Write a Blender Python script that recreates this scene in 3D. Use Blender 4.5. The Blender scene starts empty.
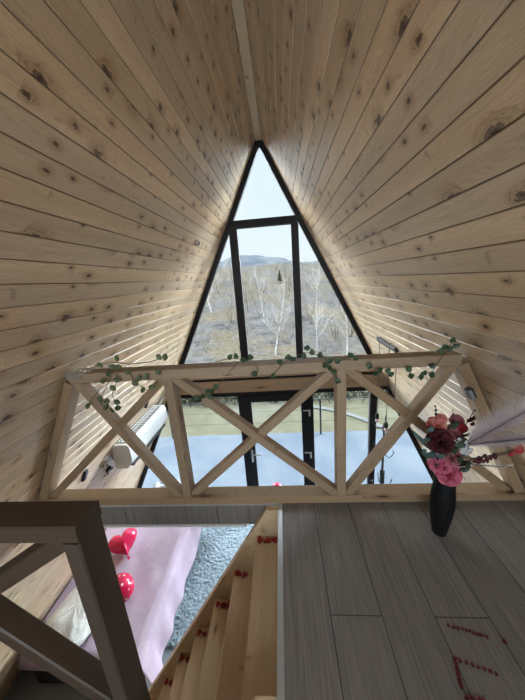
import bpy, math, random
from mathutils import Vector, Matrix, noise
S = bpy.context.scene
COL = S.collection
R = random.Random(7)
# ------------------------------------------------------------------ camera
CX, CH, YAW, PITCH, ROLL, F = .1703, 1.4, -.0799, -.2505, -.0756, 270.12
cy_, sy_, cp_, sp_ = math.cos(YAW), math.sin(YAW), math.cos(PITCH), math.sin(PITCH)
FW = Vector((sy_*cp_, cy_*cp_, sp_)); r0 = Vector((cy_, -sy_, 0)); u0 = r0.cross(FW)
RT = math.cos(ROLL)*r0 + math.sin(ROLL)*u0; UP = -math.sin(ROLL)*r0 + math.cos(ROLL)*u0
EYE = Vector((CX, 0, CH))
def at(px, py, Y=None, Z=None, X=None):
    """point of the place seen at a spot of the photograph, on the plane Y=, Z= or X="""
    d = FW + RT*((px-262.5)/F) - UP*((py-350)/F)
    if Y is not None: t = (Y-EYE.y)/d.y
    elif Z is not None: t = (Z-EYE.z)/d.z
    else: t = (X-EYE.x)/d.x
    return EYE + d*t
H, SL, YW, YB = 3.25, .4957, 4.047, -2.3          # ridge height, half width per drop, gable glass, rear wall
ZF = -2.5
def hw(z): return SL*(H-z)
LEN = math.sqrt(1+SL*SL)
cam = bpy.data.cameras.new('camera'); co = bpy.data.objects.new('camera', cam); COL.objects.link(co)
cam.sensor_fit = 'VERTICAL'; cam.sensor_height = 36; cam.lens = F/700*36; cam.clip_start = .02; cam.clip_end = 5000
m = Matrix.Identity(4)
for i, v in enumerate((RT, UP, -FW)):
    for j in range(3): m[j][i] = v[j]
m.translation = EYE; co.matrix_world = m; S.camera = co

# ------------------------------------------------------------------ mesh builder
class MB:
    def __init__(s): s.v = []; s.f = []; s.uv = []; s.mi = []
    def face(s, idx, uvs=None, mi=0):
        s.f.append(idx); s.uv.append(uvs or [(0, 0)]*len(idx)); s.mi.append(mi)
    def box(s, a, b, mi=0):
        a, b = Vector(a), Vector(b); o = len(s.v)
        for z in (a.z, b.z):
            for x, y in ((a.x, a.y), (b.x, a.y), (b.x, b.y), (a.x, b.y)): s.v.append((x, y, z))
        for q in ((0, 3, 2, 1), (4, 5, 6, 7), (0, 1, 5, 4), (1, 2, 6, 5), (2, 3, 7, 6), (3, 0, 4, 7)):
            P = [Vector(s.v[o+k]) for k in q]
            n = (P[1]-P[0]).cross(P[2]-P[1]); ax = max(range(3), key=lambda i: abs(n[i]))
            w = [(p.y, p.z) if ax == 0 else (p.x, p.z) if ax == 1 else (p.y, p.x) for p in P]
            s.face([o+k for k in q], w, mi)
        return s
    def beam(s, A, B, w, h, up=(0, 0, 1), c=.004, mi=0, mA=None, mB=None):
        """timber from A to B (centre line), w across, h along up, arrises eased; mA/mB: mitre plane (point, normal)"""
        A, B, up = Vector(A), Vector(B), Vector(up); d = (B-A).normalized()
        x = d.cross(up).normalized(); y = x.cross(d).normalized(); W, Hh = w/2, h/2
        pr = [(-W+c, -Hh), (W-c, -Hh), (W, -Hh+c), (W, Hh-c), (W-c, Hh), (-W+c, Hh), (-W, Hh-c), (-W, -Hh+c)]
        per = [0]
        for i in range(8): per.append(per[-1] + math.dist(pr[i], pr[(i+1) % 8]))
        o = len(s.v); L = (B-A).length; us = []
        for P, mp in ((A, mA), (B, mB)):
            for px, py in pr:
                q = P + x*px + y*py
                if mp:
                    p0, nn = Vector(mp[0]), Vector(mp[1]); q = q + d*((p0-q).dot(nn)/d.dot(nn))
                s.v.append(tuple(q)); us.append((q-A).dot(d))
        for i in range(8):
            j = (i+1) % 8
            s.face([o+i, o+j, o+8+j, o+8+i], [(us[i], per[i]), (us[j], per[i+1]), (us[8+j], per[i+1]), (us[8+i], per[i])], mi)
        s.face([o+i for i in range(8)][::-1], [(p[0]*.3, p[1]) for p in pr][::-1], mi)
        s.face([o+8+i for i in range(8)], [(p[0]*.3, p[1]) for p in pr], mi)
        return s
    def tube(s, pts, rad, n=6, mi=0, cap=True):
        pts = [Vector(p) for p in pts]; o = len(s.v); k = len(pts)
        if not hasattr(rad, '__len__'): rad = [rad]*k
        t = (pts[1]-pts[0]).normalized(); ref = Vector((0, 0, 1)) if abs(t.z) < .9 else Vector((1, 0, 0))
        x = t.cross(ref).normalized(); L = 0
        for i, p in enumerate(pts):
            t = (pts[min(i+1, k-1)]-pts[max(i-1, 0)]).normalized()
            x = (x - t*x.dot(t)).normalized(); y = t.cross(x)
            for j in range(n):
                a = 2*math.pi*j/n; s.v.append(tuple(p + (x*math.cos(a)+y*math.sin(a))*rad[i]))
        for i in range(k-1):
            for j in range(n):
                q = (j+1) % n
                s.face([o+i*n+j, o+i*n+q, o+(i+1)*n+q, o+(i+1)*n+j], [(i, j/n), (i, (j+1)/n), (i+1, (j+1)/n), (i+1, j/n)], mi)
        if cap:
            s.face([o+j for j in range(n)][::-1], None, mi); s.face([o+(k-1)*n+j for j in range(n)], None, mi)
        return s
    def lathe(s, prof, n=32, c=(0, 0, 0), mi=0, M=None):
        o = len(s.v); k = len(prof)
        for r, z in prof:
            for j in range(n):
                a = 2*math.pi*j/n; p = Vector((r*math.cos(a), r*math.sin(a), z))
                if M: p = M @ p
                s.v.append(tuple(p+Vector(c)))
        for i in range(k-1):
            for j in range(n):
                q = (j+1) % n; s.face([o+i*n+j, o+i*n+q, o+(i+1)*n+q, o+(i+1)*n+j], [(j/n, i/k), ((j+1)/n, i/k), ((j+1)/n, (i+1)/k), (j/n, (i+1)/k)], mi)
        s.face([o+j for j in range(n)][::-1], None, mi); s.face([o+(k-1)*n+j for j in range(n)], None, mi)
        return s
    def grid(s, fn, nu, nv, mi=0, closeu=False):
        o = len(s.v)
        for j in range(nv+1):
            for i in range(nu+1): s.v.append(tuple(fn(i/nu, j/nv)))
        for j in range(nv):
            for i in range(nu):
                a = o+j*(nu+1)+i
                s.face([a, a+1, a+nu+2, a+nu+1], [(i/nu, j/nv), ((i+1)/nu, j/nv), ((i+1)/nu, (j+1)/nv), (i/nu, (j+1)/nv)], mi)
        return s
    def poly(s, pts, n, t, mi=0):
        """prism: outline pts extruded by vector n*t"""
        pts = [Vector(p) for p in pts]; n = Vector(n)*t; k = len(pts); o = len(s.v)
        s.v += [tuple(p) for p in pts] + [tuple(p+n) for p in pts]
        s.face(list(range(o, o+k))[::-1], None, mi); s.face(list(range(o+k, o+2*k)), None, mi)
        for i in range(k):
            j = (i+1) % k; s.face([o+i, o+j, o+k+j, o+k+i], None, mi)
        return s
    def obj(s, name, mats, parent=None, smooth=False, **tags):
        me = bpy.data.meshes.new(name); me.from_pydata(s.v, [], s.f)
        ul = me.uv_layers.new(name='UVMap'); flat = [c for f in s.uv for uv in f for c in uv]
        ul.data.foreach_set('uv', flat)
        if not isinstance(mats, (list, tuple)): mats = [mats]
        for mt in mats: me.materials.append(mt)
        me.polygons.foreach_set('material_index', s.mi)
        if smooth: me.polygons.foreach_set('use_smooth', [True]*len(s.f))
        me.update()
        o = bpy.data.objects.new(name, me); COL.objects.link(o)
        if parent is not None:
            o.parent = parent; o.matrix_parent_inverse = parent.matrix_world.inverted() if parent.type != 'EMPTY' else Matrix.Translation(-parent.location)
        tag(o, **tags); return o
def tag(o, label=None, cat=None, group=None, kind=None):
    if label: o['label'] = label
    if cat: o['category'] = cat
    if group: o['group'] = group
    if kind: o['kind'] = kind
    return o
def thing(name, label, cat, loc=(0, 0, 0), group=None, kind=None):
    o = bpy.data.objects.new(name, None); COL.objects.link(o); o.location = loc; o.empty_display_size = .1
    return tag(o, label, cat, group, kind)
def copy_tree(o, parent=None, name=None):
    c = o.copy(); COL.objects.link(c)
    if parent is not None: c.parent = parent
    for ch in list(o.children): copy_tree(ch, c)
    return c

# ------------------------------------------------------------------ materials
def mat(name, col=(.5, .5, .5), rough=.5, metal=0, **kw):
    M = bpy.data.materials.new(name); M.use_nodes = True; b = M.node_tree.nodes['Principled BSDF']
    b.inputs['Base Color'].default_value = (*col, 1); b.inputs['Roughness'].default_value = rough; b.inputs['Metallic'].default_value = metal
    for k, v in kw.items(): b.inputs[k].default_value = v
    return M
class NT:
    def __init__(s, M): s.t = M.node_tree; s.b = s.t.nodes['Principled BSDF']
    def n(s, ty, ins=None, **props):
        nd = s.t.nodes.new(ty)
        for k, v in props.items(): setattr(nd, k, v)
        for k, v in (ins or {}).items(): s.set(nd.inputs[k], v)
        return nd
    def set(s, sock, v):
        if isinstance(v, bpy.types.NodeSocket): s.t.links.new(v, sock)
        else: sock.default_value = v
    def m(s, op, a, b=0., c=0., clamp=False):
        nd = s.n('ShaderNodeMath', {0: a, 1: b, 2: c}, operation=op); nd.use_clamp = clamp; return nd.outputs[0]
    def mix(s, f, a, b, bt='MIX'):
        nd = s.n('ShaderNodeMix', data_type='RGBA', blend_type=bt); s.set(nd.inputs[0], f)
        for i, v in ((6, a), (7, b)): s.set(nd.inputs[i], (*v, 1) if isinstance(v, tuple) and len(v) == 3 else v)
        return nd.outputs[2]
    def comb(s, x, y, z=0.): return s.n('ShaderNodeCombineXYZ', {0: x, 1: y, 2: z}).outputs[0]
    def ramp(s, f, stops):
        nd = s.n('ShaderNodeValToRGB', {0: f}); e = nd.color_ramp.elements
        while len(e) < len(stops): e.new(.5)
        for el, (p, c) in zip(e, stops): el.position = p; el.color = (*c, 1) if len(c) == 3 else c
        return nd.outputs[0]
    def smooth(s, v, lo, hi, a=0., b=1.):
        return s.n('ShaderNodeMapRange', {0: v, 1: lo, 2: hi, 3: a, 4: b}, interpolation_type='SMOOTHSTEP').outputs[0]
    def noise(s, vec, scale, detail=3, rough=.5): return s.n('ShaderNodeTexNoise', {'Vector': vec, 'Scale': scale, 'Detail': detail, 'Roughness': rough}).outputs[0]
def pine(name, light=(.68, .51, .345), dark=(.50, .34, .20), knot=(.05, .022, .012), pitch=None, rough=.38, knots=.34, vary=.25, kscale=1.0, groove=False):
    """knotty pine; uv in metres, u along the grain. pitch: one board per pitch of v"""
    M = mat(name, light, rough); t = NT(M)
    uv = t.n('ShaderNodeTexCoord').outputs['UV']; sp = t.n('ShaderNodeSeparateXYZ', {0: uv}); u, v = sp.outputs[0], sp.outputs[1]
    rnd = t.n('ShaderNodeObjectInfo').outputs['Random']
    if pitch:
        q = t.m('DIVIDE', v, pitch); idx = t.m('FLOOR', q); fr = t.m('FRACT', q)
        vv = t.m('MULTIPLY', fr, pitch)
    else:
        idx = t.m('MULTIPLY', rnd, 97.); vv = v; fr = None; pitch = .1
    br = t.n('ShaderNodeTexWhiteNoise', {'Vector': t.comb(idx, 3.3, 1.)}).outputs[0]
    uo = t.m('ADD', u, t.m('MULTIPLY', br, 37.))
    if fr is not None:
        kv = t.m('ADD', t.m('MULTIPLY', fr, .9), t.m('MULTIPLY', idx, 7.))
    else: kv = t.m('ADD', t.m('MULTIPLY', v, 10.), idx)
    ks = 5.2*kscale
    vor = t.n('ShaderNodeTexVoronoi', {'Vector': t.comb(t.m('MULTIPLY', uo, ks), kv, 0.), 'Scale': 1., 'Randomness': .95}, voronoi_dimensions='2D')
    sel = t.n('ShaderNodeSeparateColor', {0: vor.outputs['Color']})
    on = t.m('LESS_THAN', sel.outputs[0], knots)
    size = t.m('ADD', t.m('MULTIPLY', t.m('POWER', sel.outputs[1], 2.), 1.05), .42)
    wob = t.noise(t.comb(t.m('MULTIPLY', uo, 30.), t.m('MULTIPLY', vv, 60.), idx), 1., 2)
    d = t.m('ADD', t.m('DIVIDE', vor.outputs['Distance'], size), t.m('MULTIPLY', t.m('SUBTRACT', wob, .5), .26))
    core = t.m('MULTIPLY', t.m('ADD', t.smooth(d, .05, .16, .95, 0.), t.m('MULTIPLY', t.m('MULTIPLY', t.smooth(t.m('SINE', t.m('MULTIPLY', d, 70.)), .2, .9), t.smooth(d, .18, .42, 1., 0.)), .4), clamp=True), on)
    halo = t.m('MULTIPLY', t.smooth(d, .10, .55, 1., 0.), on)
    # side-branch streak across the board
    st = t.noise(t.comb(t.m('MULTIPLY', uo, 6.5), t.m('MULTIPLY', vv, 22.), t.m('ADD', idx, 40.)), 1., 3, .6)
    streak = t.smooth(st, .645, .74)
    cb = t.noise(t.comb(t.m('MULTIPLY', uo, 17.), t.m('MULTIPLY', vv, 9.), t.m('ADD', idx, 70.)), 1., 3, .55)
    streak = t.m('MAXIMUM', streak, t.m('MULTIPLY', t.smooth(cb, .645, .73), .85))
    # grain
    warp = t.m('ADD', t.m('MULTIPLY', t.noise(t.comb(t.m('MULTIPLY', uo, 2.1), t.m('MULTIPLY', vv, 11.), idx), 1., 3), 1.7), t.m('MULTIPLY', halo, 1.1))
    rings = t.m('SINE', t.m('MULTIPLY', t.m('ADD', t.m('MULTIPLY', vv, 10.), warp), 58.))
    g1 = t.m('MULTIPLY_ADD', rings, .5, .5)
    fine = t.noise(t.comb(t.m('MULTIPLY', uo, 5.), t.m('MULTIPLY', vv, 420.), idx), 1., 4, .6)
    big = t.noise(t.comb(t.m('MULTIPLY', uo, .8), t.m('MULTIPLY', vv, 16.), idx), 1., 2)
    gr = t.m('ADD', t.m('MULTIPLY', g1, .30), t.m('ADD', t.m('MULTIPLY', t.smooth(fine, .3, .75), .5), t.m('MULTIPLY', t.smooth(big, .3, .7), .3)), clamp=True)
    c = t.mix(gr, light, dark)
    tone = t.m('ADD', t.m('MULTIPLY', t.n('ShaderNodeTexWhiteNoise', {'Vector': t.comb(idx, 9.1, 2.)}).outputs[0], vary), 1-vary*.6)
    hs = t.n('ShaderNodeHueSaturation', {'Saturation': t.m('ADD', t.m('MULTIPLY', br, .14), .90), 'Value': tone, 'Color': c}).outputs[0]
    c = t.mix(t.m('MULTIPLY', halo, .5), hs, (dark[0]*.75, dark[1]*.62, dark[2]*.5))
    c = t.mix(t.m('MULTIPLY', streak, .55), c, (dark[0]*.5, dark[1]*.42, dark[2]*.38))
    c = t.mix(core, c, knot)
    if groove:
        e = t.m('MINIMUM', fr, t.m('SUBTRACT', 1., fr)); gv = t.smooth(e, .010, .032, .8, 0.)
        c = t.mix(gv, c, (.09, .05, .028))
    t.t.links.new(c, t.b.inputs['Base Color'])
    bump = t.n('ShaderNodeBump', {'Strength': .12, 'Distance': .002, 'Height': t.m('SUBTRACT', 1., fine)})
    t.t.links.new(bump.outputs[0], t.b.inputs['Normal'])
    rr = t.m('ADD', t.m('MULTIPLY', fine, .12), rough-.05); t.t.links.new(rr, t.b.inputs['Roughness'])
    return M
def laminate(name):
    M = mat(name, (.2, .19, .18), .42); t = NT(M)
    uv = t.n('ShaderNodeTexCoord').outputs['UV']; sp = t.n('ShaderNodeSeparateXYZ', {0: uv}); y, x = sp.outputs[0], sp.outputs[1]
    q = t.m('DIVIDE', t.m('SUBTRACT', x, .095), .213); idx = t.m('FLOOR', q); fr = t.m('FRACT', q)
    odd = t.m('MODULO', t.m('ADD', idx, 100.), 2.)
    yy = t.m('DIVIDE', t.m('SUBTRACT', y, t.m('ADD', t.m('MULTIPLY', odd, 1.24), -1.0-.615*0+.606)), 1.24)
    # joints at y=.846 on every odd board, the others half a board further
    yy = t.m('DIVIDE', t.m('SUBTRACT', y, t.m('ADD', .846, t.m('MULTIPLY', t.m('SUBTRACT', 1., odd), .7))), 1.4)
    jd = t.m('FLOOR', yy); jf = t.m('FRACT', yy)
    ex = t.m('MULTIPLY', t.m('MINIMUM', fr, t.m('SUBTRACT', 1., fr)), .213)
    ey = t.m('MULTIPLY', t.m('MINIMUM', jf, t.m('SUBTRACT', 1., jf)), 1.4)
    e = t.m('MINIMUM', ex, ey)
    seam = t.smooth(e, .0012, .0028, 1., 0.)
    w = t.n('ShaderNodeTexWhiteNoise', {'Vector': t.comb(idx, jd, 5.)}).outputs[0]
    fine = t.noise(t.comb(t.m('MULTIPLY', y, 4.), t.m('MULTIPLY', x, 130.), t.m('MULTIPLY', w, 30.)), 1., 5, .62)
    big = t.noise(t.comb(t.m('MULTIPLY', y, 2.2), t.m('MULTIPLY', x, 14.), t.m('MULTIPLY', w, 30.)), 1., 3, .6)
    spot = t.noise(t.comb(t.m('MULTIPLY', y, 9.), t.m('MULTIPLY', x, 22.), t.m('MULTIPLY', w, 9.)), 1., 2)
    c = t.mix(t.smooth(fine, .32, .68), (.235, .212, .197), (.14, .124, .113))
    c = t.mix(t.m('MULTIPLY', t.smooth(big, .35, .7), .5), c, (.165, .15, .135))
    c = t.mix(t.m('MULTIPLY', t.smooth(spot, .68, .8), .4), c, (.12, .105, .095))
    c = t.n('ShaderNodeHueSaturation', {'Value': t.m('ADD', t.m('MULTIPLY', w, .18), .9), 'Color': c}).outputs[0]
    c = t.mix(seam, c, (.03, .028, .026)); t.t.links.new(c, t.b.inputs['Base Color'])
    bump = t.n('ShaderNodeBump', {'Strength': .4, 'Distance': .002, 'Height': t.m('SUBTRACT', 1., seam)})
    t.t.links.new(bump.outputs[0], t.b.inputs['Normal']); return M
def mottled(name, a, b, scale, rough=.8, bump=.0, bscale=None, lo=.35, hi=.65, coord='Object', detail=4, **kw):
    M = mat(name, a, rough, **kw); t = NT(M); g = t.n('ShaderNodeTexCoord').outputs[coord]
    n = t.noise(g, scale, detail, .6); t.t.links.new(t.mix(t.smooth(n, lo, hi), a, b), t.b.inputs['Base Color'])
    if bump:
        n2 = t.noise(g, bscale or scale, 4, .6); bm = t.n('ShaderNodeBump', {'Strength': bump, 'Distance': .01, 'Height': n2}); t.t.links.new(bm.outputs[0], t.b.inputs['Normal'])
    return M
def glass(name):
    M = bpy.data.materials.new(name); M.use_nodes = True; nt = M.node_tree; nt.nodes.clear()
    o = nt.nodes.new('ShaderNodeOutputMaterial'); mx = nt.nodes.new('ShaderNodeMixShader'); tr = nt.nodes.new('ShaderNodeBsdfTransparent'); gl = nt.nodes.new('ShaderNodeBsdfGlossy')
    fr = nt.nodes.new('ShaderNodeFresnel'); fr.inputs[0].default_value = 1.2; tr.inputs[0].default_value = (.95, .98, .99, 1); gl.inputs['Roughness'].default_value = .0; gl.inputs[0].default_value = (.7, .7, .7, 1)
    cut = nt.nodes.new('ShaderNodeMath'); cut.operation = 'SUBTRACT'; cut.use_clamp = True; cut.inputs[1].default_value = .0115; fr.inputs[0].default_value = 1.24   # reflection cut back so the rear glazing doesn't mirror in the pane
    nt.links.new(fr.outputs[0], cut.inputs[0]); nt.links.new(cut.outputs[0], mx.inputs[0]); nt.links.new(tr.outputs[0], mx.inputs[1]); nt.links.new(gl.outputs[0], mx.inputs[2]); nt.links.new(mx.outputs[0], o.inputs[0]); return M

PITCH_B = .1
M_wall = pine('lacquered_pine_boards', light=(.69, .525, .35), dark=(.45, .31, .19), pitch=PITCH_B, rough=.29, vary=.26, knots=.5, groove=True)
M_rail = pine('planed_pine_timber', light=(.37, .255, .155), dark=(.265, .17, .10), rough=.55, knots=.10, kscale=.5, vary=.1)
M_stair = pine('pine_stair_board', light=(.68, .51, .32), dark=(.54, .37, .21), rough=.45, knots=.12, kscale=.5, vary=.08)
M_dark_rail = pine('varnished_brown_timber', light=(.072, .047, .031), dark=(.045, .028, .019), rough=.5, knots=.1, kscale=.5, vary=.1)
M_ridge = pine('pale_ridge_board', light=(.60, .47, .31), dark=(.48, .34, .2), rough=.45, knots=.16, vary=.05)
M_lam = laminate('grey_brown_laminate')
M_frame = mat('dark_bronze_frame', (.007, .006, .007), .5, **{'Specular IOR Level': .25})
M_glass = glass('window_glass')
M_black = mat('black_metal', (.012, .012, .014), .4)
M_blackp = mat('black_plastic', (.02, .018, .024), .45)
M_alu = mat('brushed_aluminium', (.5, .52, .54), .4, .6)
M_steel = mat('galvanised_steel', (.6, .6, .58), .35, .9)
M_white = mat('white_plastic', (.78, .78, .78), .35)
M_grill = mat('grey_grille', (.06, .06, .065), .6)
M_tile = mottled('grey_floor_tile', (.30, .33, .36), (.36, .39, .42), 3., .3)
M_rug = mottled('blue_grey_shag', (.22, .28, .33), (.36, .43, .48), 22., .95, .9, 160., detail=6)
M_pink = mottled('pale_pink_blanket', (.42, .325, .41), (.49, .38, .47), 4., .9, .25, 90.)
M_fur = mottled('white_fluffy_fabric', (.74, .74, .70), (.86, .86, .82), 40., .95, 1., 120.)
M_sheet = mottled('grey_white_bedding', (.55, .60, .68), (.7, .74, .8), 8., .9, .4, 30.)
M_bed = mat('dark_bed_base', (.03, .03, .035), .6)
M_redfoil = mat('red_balloon_foil', (.62, .012, .075), .16, .1)
M_petal = mottled('dark_red_petal', (.08, .004, .007), (.15, .008, .012), 60., .6)
M_petal2 = mottled('red_petal', (.22, .012, .012), (.36, .02, .018), 60., .6)
M_vase = mat('matte_black_ceramic', (.005, .005, .006), .6, **{'Specular IOR Level': .2})
M_leaf = mottled('ivy_leaf', (.015, .04, .016), (.04, .08, .03), 30., .5)
M_leaf2 = mottled('round_olive_leaf', (.05, .07, .03), (.10, .12, .05), 30., .55)
M_teal = mottled('blue_green_leaf', (.03, .075, .07), (.08, .14, .13), 25., .6)
M_stem = mat('brown_green_stem', (.09, .08, .04), .7)
M_twig = mat('dark_twig', (.035, .02, .022), .7)
M_plume = bpy.data.materials.new('pale_grey_plume'); M_plume.use_nodes = True; _n = M_plume.node_tree; _n.nodes.clear()
_o, _a, _d, _t, _p, _b = [_n.nodes.new(k) for k in ('ShaderNodeOutputMaterial', 'ShaderNodeMixShader', 'ShaderNodeBsdfDiffuse', 'ShaderNodeBsdfTranslucent', 'ShaderNodeBsdfTransparent', 'ShaderNodeMixShader')]
_d.inputs[0].default_value = _t.inputs[0].default_value = (.86, .82, .86, 1); _a.inputs[0].default_value = .5; _b.inputs[0].default_value = .45
_n.links.new(_d.outputs[0], _a.inputs[1]); _n.links.new(_t.outputs[0], _a.inputs[2]); _n.links.new(_a.outputs[0], _b.inputs[1]); _n.links.new(_p.outputs[0], _b.inputs[2]); _n.links.new(_b.outputs[0], _o.inputs[0])
def dotted():
    M = mat('red_polka_balloon', (.55, .01, .04), .15); t = NT(M); g = t.n('ShaderNodeTexCoord').outputs['Object']
    v = t.n('ShaderNodeTexVoronoi', {'Vector': g, 'Scale': 19., 'Randomness': .5}); f = t.smooth(v.outputs['Distance'], .24, .28, 1., 0.)
    t.t.links.new(t.mix(f, (.62, .012, .075), (.85, .55, .6)), t.b.inputs['Base Color']); return M
M_dots = dotted()
def stuffmat(nm, c, e=0): return mat(nm, c, .7)

# ------------------------------------------------------------------ the room
def slope_wall(sg, name):
    b = MB(); T = .18; k = int((H-ZF)*LEN/PITCH_B)+1; n = Vector((-sg, 0, -SL)).normalized()
    def P(s, dep, y):   # s: distance down the slope from the ridge, dep: outward
        z = H - s/LEN; return Vector((sg*SL*s/LEN, y, z)) - n*dep
    smax = (H-ZF+.05)*LEN; g = .0045; prof = []
    for i in range(k+1):
        s0, s1 = i*PITCH_B, min((i+1)*PITCH_B, smax)
        if s0 >= smax: break
        prof += [(s0, .005), (s0+g, 0), (s1-g, 0), (s1, .005)]
    o = len(b.v)
    for s, dep in prof:
        for y in (YB-.2, YW+.16): b.v.append(tuple(P(s, dep, y)))
    Lp = len(prof)
    for i in range(Lp-1):
        a = o+2*i; (s0, _), (s1, _) = prof[i], prof[i+1]
        e = 1e-5; uvs = [(YB, s0+e), (YW+.16, s0+e), (YW+.16, s1-e), (YB, s1-e)]
        q = [a, a+1, a+3, a+2]
        if sg < 0: q = q[::-1]; uvs = uvs[::-1]
        if s1 > s0: b.face(q, uvs)
    o2 = len(b.v)
    for s in (-.05, smax):
        for y in (YB-.2, YW+.16): b.v.append(tuple(P(s, T, y)))
    b.face([o2, o2+2, o2+3, o2+1], None); b.face([o, o+1, o2+1, o2], None)
    e_ = o+2*(Lp-1); b.face([e_, e_+1, o2+3, o2+2], None)
    b.face([o]+[o+2*i for i in range(1, Lp)]+[o2+2, o2], None); b.face([o+1]+[o+1+2*i for i in range(1, Lp)]+[o2+3, o2+1], None)
    return b.obj(name, M_wall, kind='structure')
slope_wall(-1, 'wall_left'); slope_wall(1, 'wall_right')
b = MB(); zr = H-.085
b.poly([(-hw(zr)-.002, YB, zr), (hw(zr)+.002, YB, zr), (hw(zr)-.006, YB, zr-.012), (-hw(zr)+.006, YB, zr-.012)], (0, 1, 0), YW-YB)
for i, f in enumerate(b.f):
    b.uv[i] = [(b.v[q][1], b.v[q][0]+b.v[q][2]*.2) for q in f]
b.obj('trim_ridge', M_ridge, kind='structure')
# rear wall of upright boards, with unseen upper glazing added to light the near boards
b = MB(); b.poly([(-hw(ZF), YB-.14, ZF), (hw(ZF), YB-.14, ZF), (hw(.25), YB-.14, .25), (-hw(.25), YB-.14, .25)], (0, 1, 0), .14)
for i, f in enumerate(b.f): b.uv[i] = [(b.v[q][2], b.v[q][0]) for q in f]
b.obj('wall_back', M_wall, kind='structure')
b = MB()
for sg in (-1, 1): b.poly([(sg*hw(.25), YB-.1, .25), (sg*.001, YB-.1, H), (sg*.001, YB-.1, H-.22), (sg*(hw(.25)-.11), YB-.1, .25)][::sg], (0, 1, 0), .07)
b.box((-hw(.25)+.05, YB-.1, .25), (hw(.25)-.05, YB-.03, .33)); b.box((-.6, YB-.1, 1.93), (.6, YB-.03, 2.02))
w = b.obj('rear_fill_glazing', M_frame, kind='structure')
for x in (-.42, .42): MB().box((x-.05, YB-.1, .33), (x+.05, YB-.03, 1.93)).obj('mullion', M_frame, w)
MB().poly([(-hw(.3)+.05, YB-.06, .3), (hw(.3)-.05, YB-.06, .3), (0, YB-.06, H-.15)], (0, 1, 0), .006).obj('pane', M_glass, w)
# lower floor
MB().box((-hw(ZF), YB, ZF-.12), (hw(ZF), YW+.1, ZF)).obj('floor', M_tile, kind='structure')
# loft floor: slab right of the opening, near strip left of it, edge beam under the railing
OX, OY0, OY1, TS = .085, .552, 1.45, .17
def loft():
    b = MB()
    def quadbox(x0, x1, y0, y1, z0, z1, l=None, r=None):
        xl0, xl1 = (-hw(z0), -hw(z1)) if l else (x0, x0); xr0, xr1 = (hw(z0), hw(z1)) if r else (x1, x1)
        o = len(b.v)
        for y in (y0, y1): b.v.extend([(xl0, y, z0), (xr0, y, z0), (xr1, y, z1), (xl1, y, z1)])
        for q in ((0, 1, 2, 3), (7, 6, 5, 4), (0, 4, 5, 1), (3, 2, 6, 7), (0, 3, 7, 4), (1, 5, 6, 2)):
            P = [b.v[o+i] for i in q]; top = q in ((3, 2, 6, 7), (0, 4, 5, 1))
            b.face([o+i for i in q], [(p[1], p[0]) for p in P] if top else [(p[1]+p[2], p[0]) for p in P])
    quadbox(OX, 0, YB, 1.56, -TS, 0, r=1)
    quadbox(0, OX, YB, OY0, -TS, 0, l=1)
    quadbox(0, OX, OY1, 1.56, -TS, 0, l=1)
    return b.obj('floor_loft', M_lam, kind='structure')
loft()
# fascia below the railing shows laminate cut upright; pale metal edging round the opening
b = MB(); b.box((OX-.004, OY0, -.03), (OX+.022, OY1+.012, .004)); b.obj('trim_1', M_alu, kind='structure')
b = MB(); b.box((-hw(0)+.02, OY1-.006, -.014), (OX-.004, OY1+.014, .004)); b.obj('trim_2', M_alu, kind='structure')
b = MB(); b.box((-hw(-.17)+.02, OY1-.012, -TS-.012), (-.14, OY1+.02, -TS+.002)); b.obj('trim_3', M_white, kind='structure')
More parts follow.
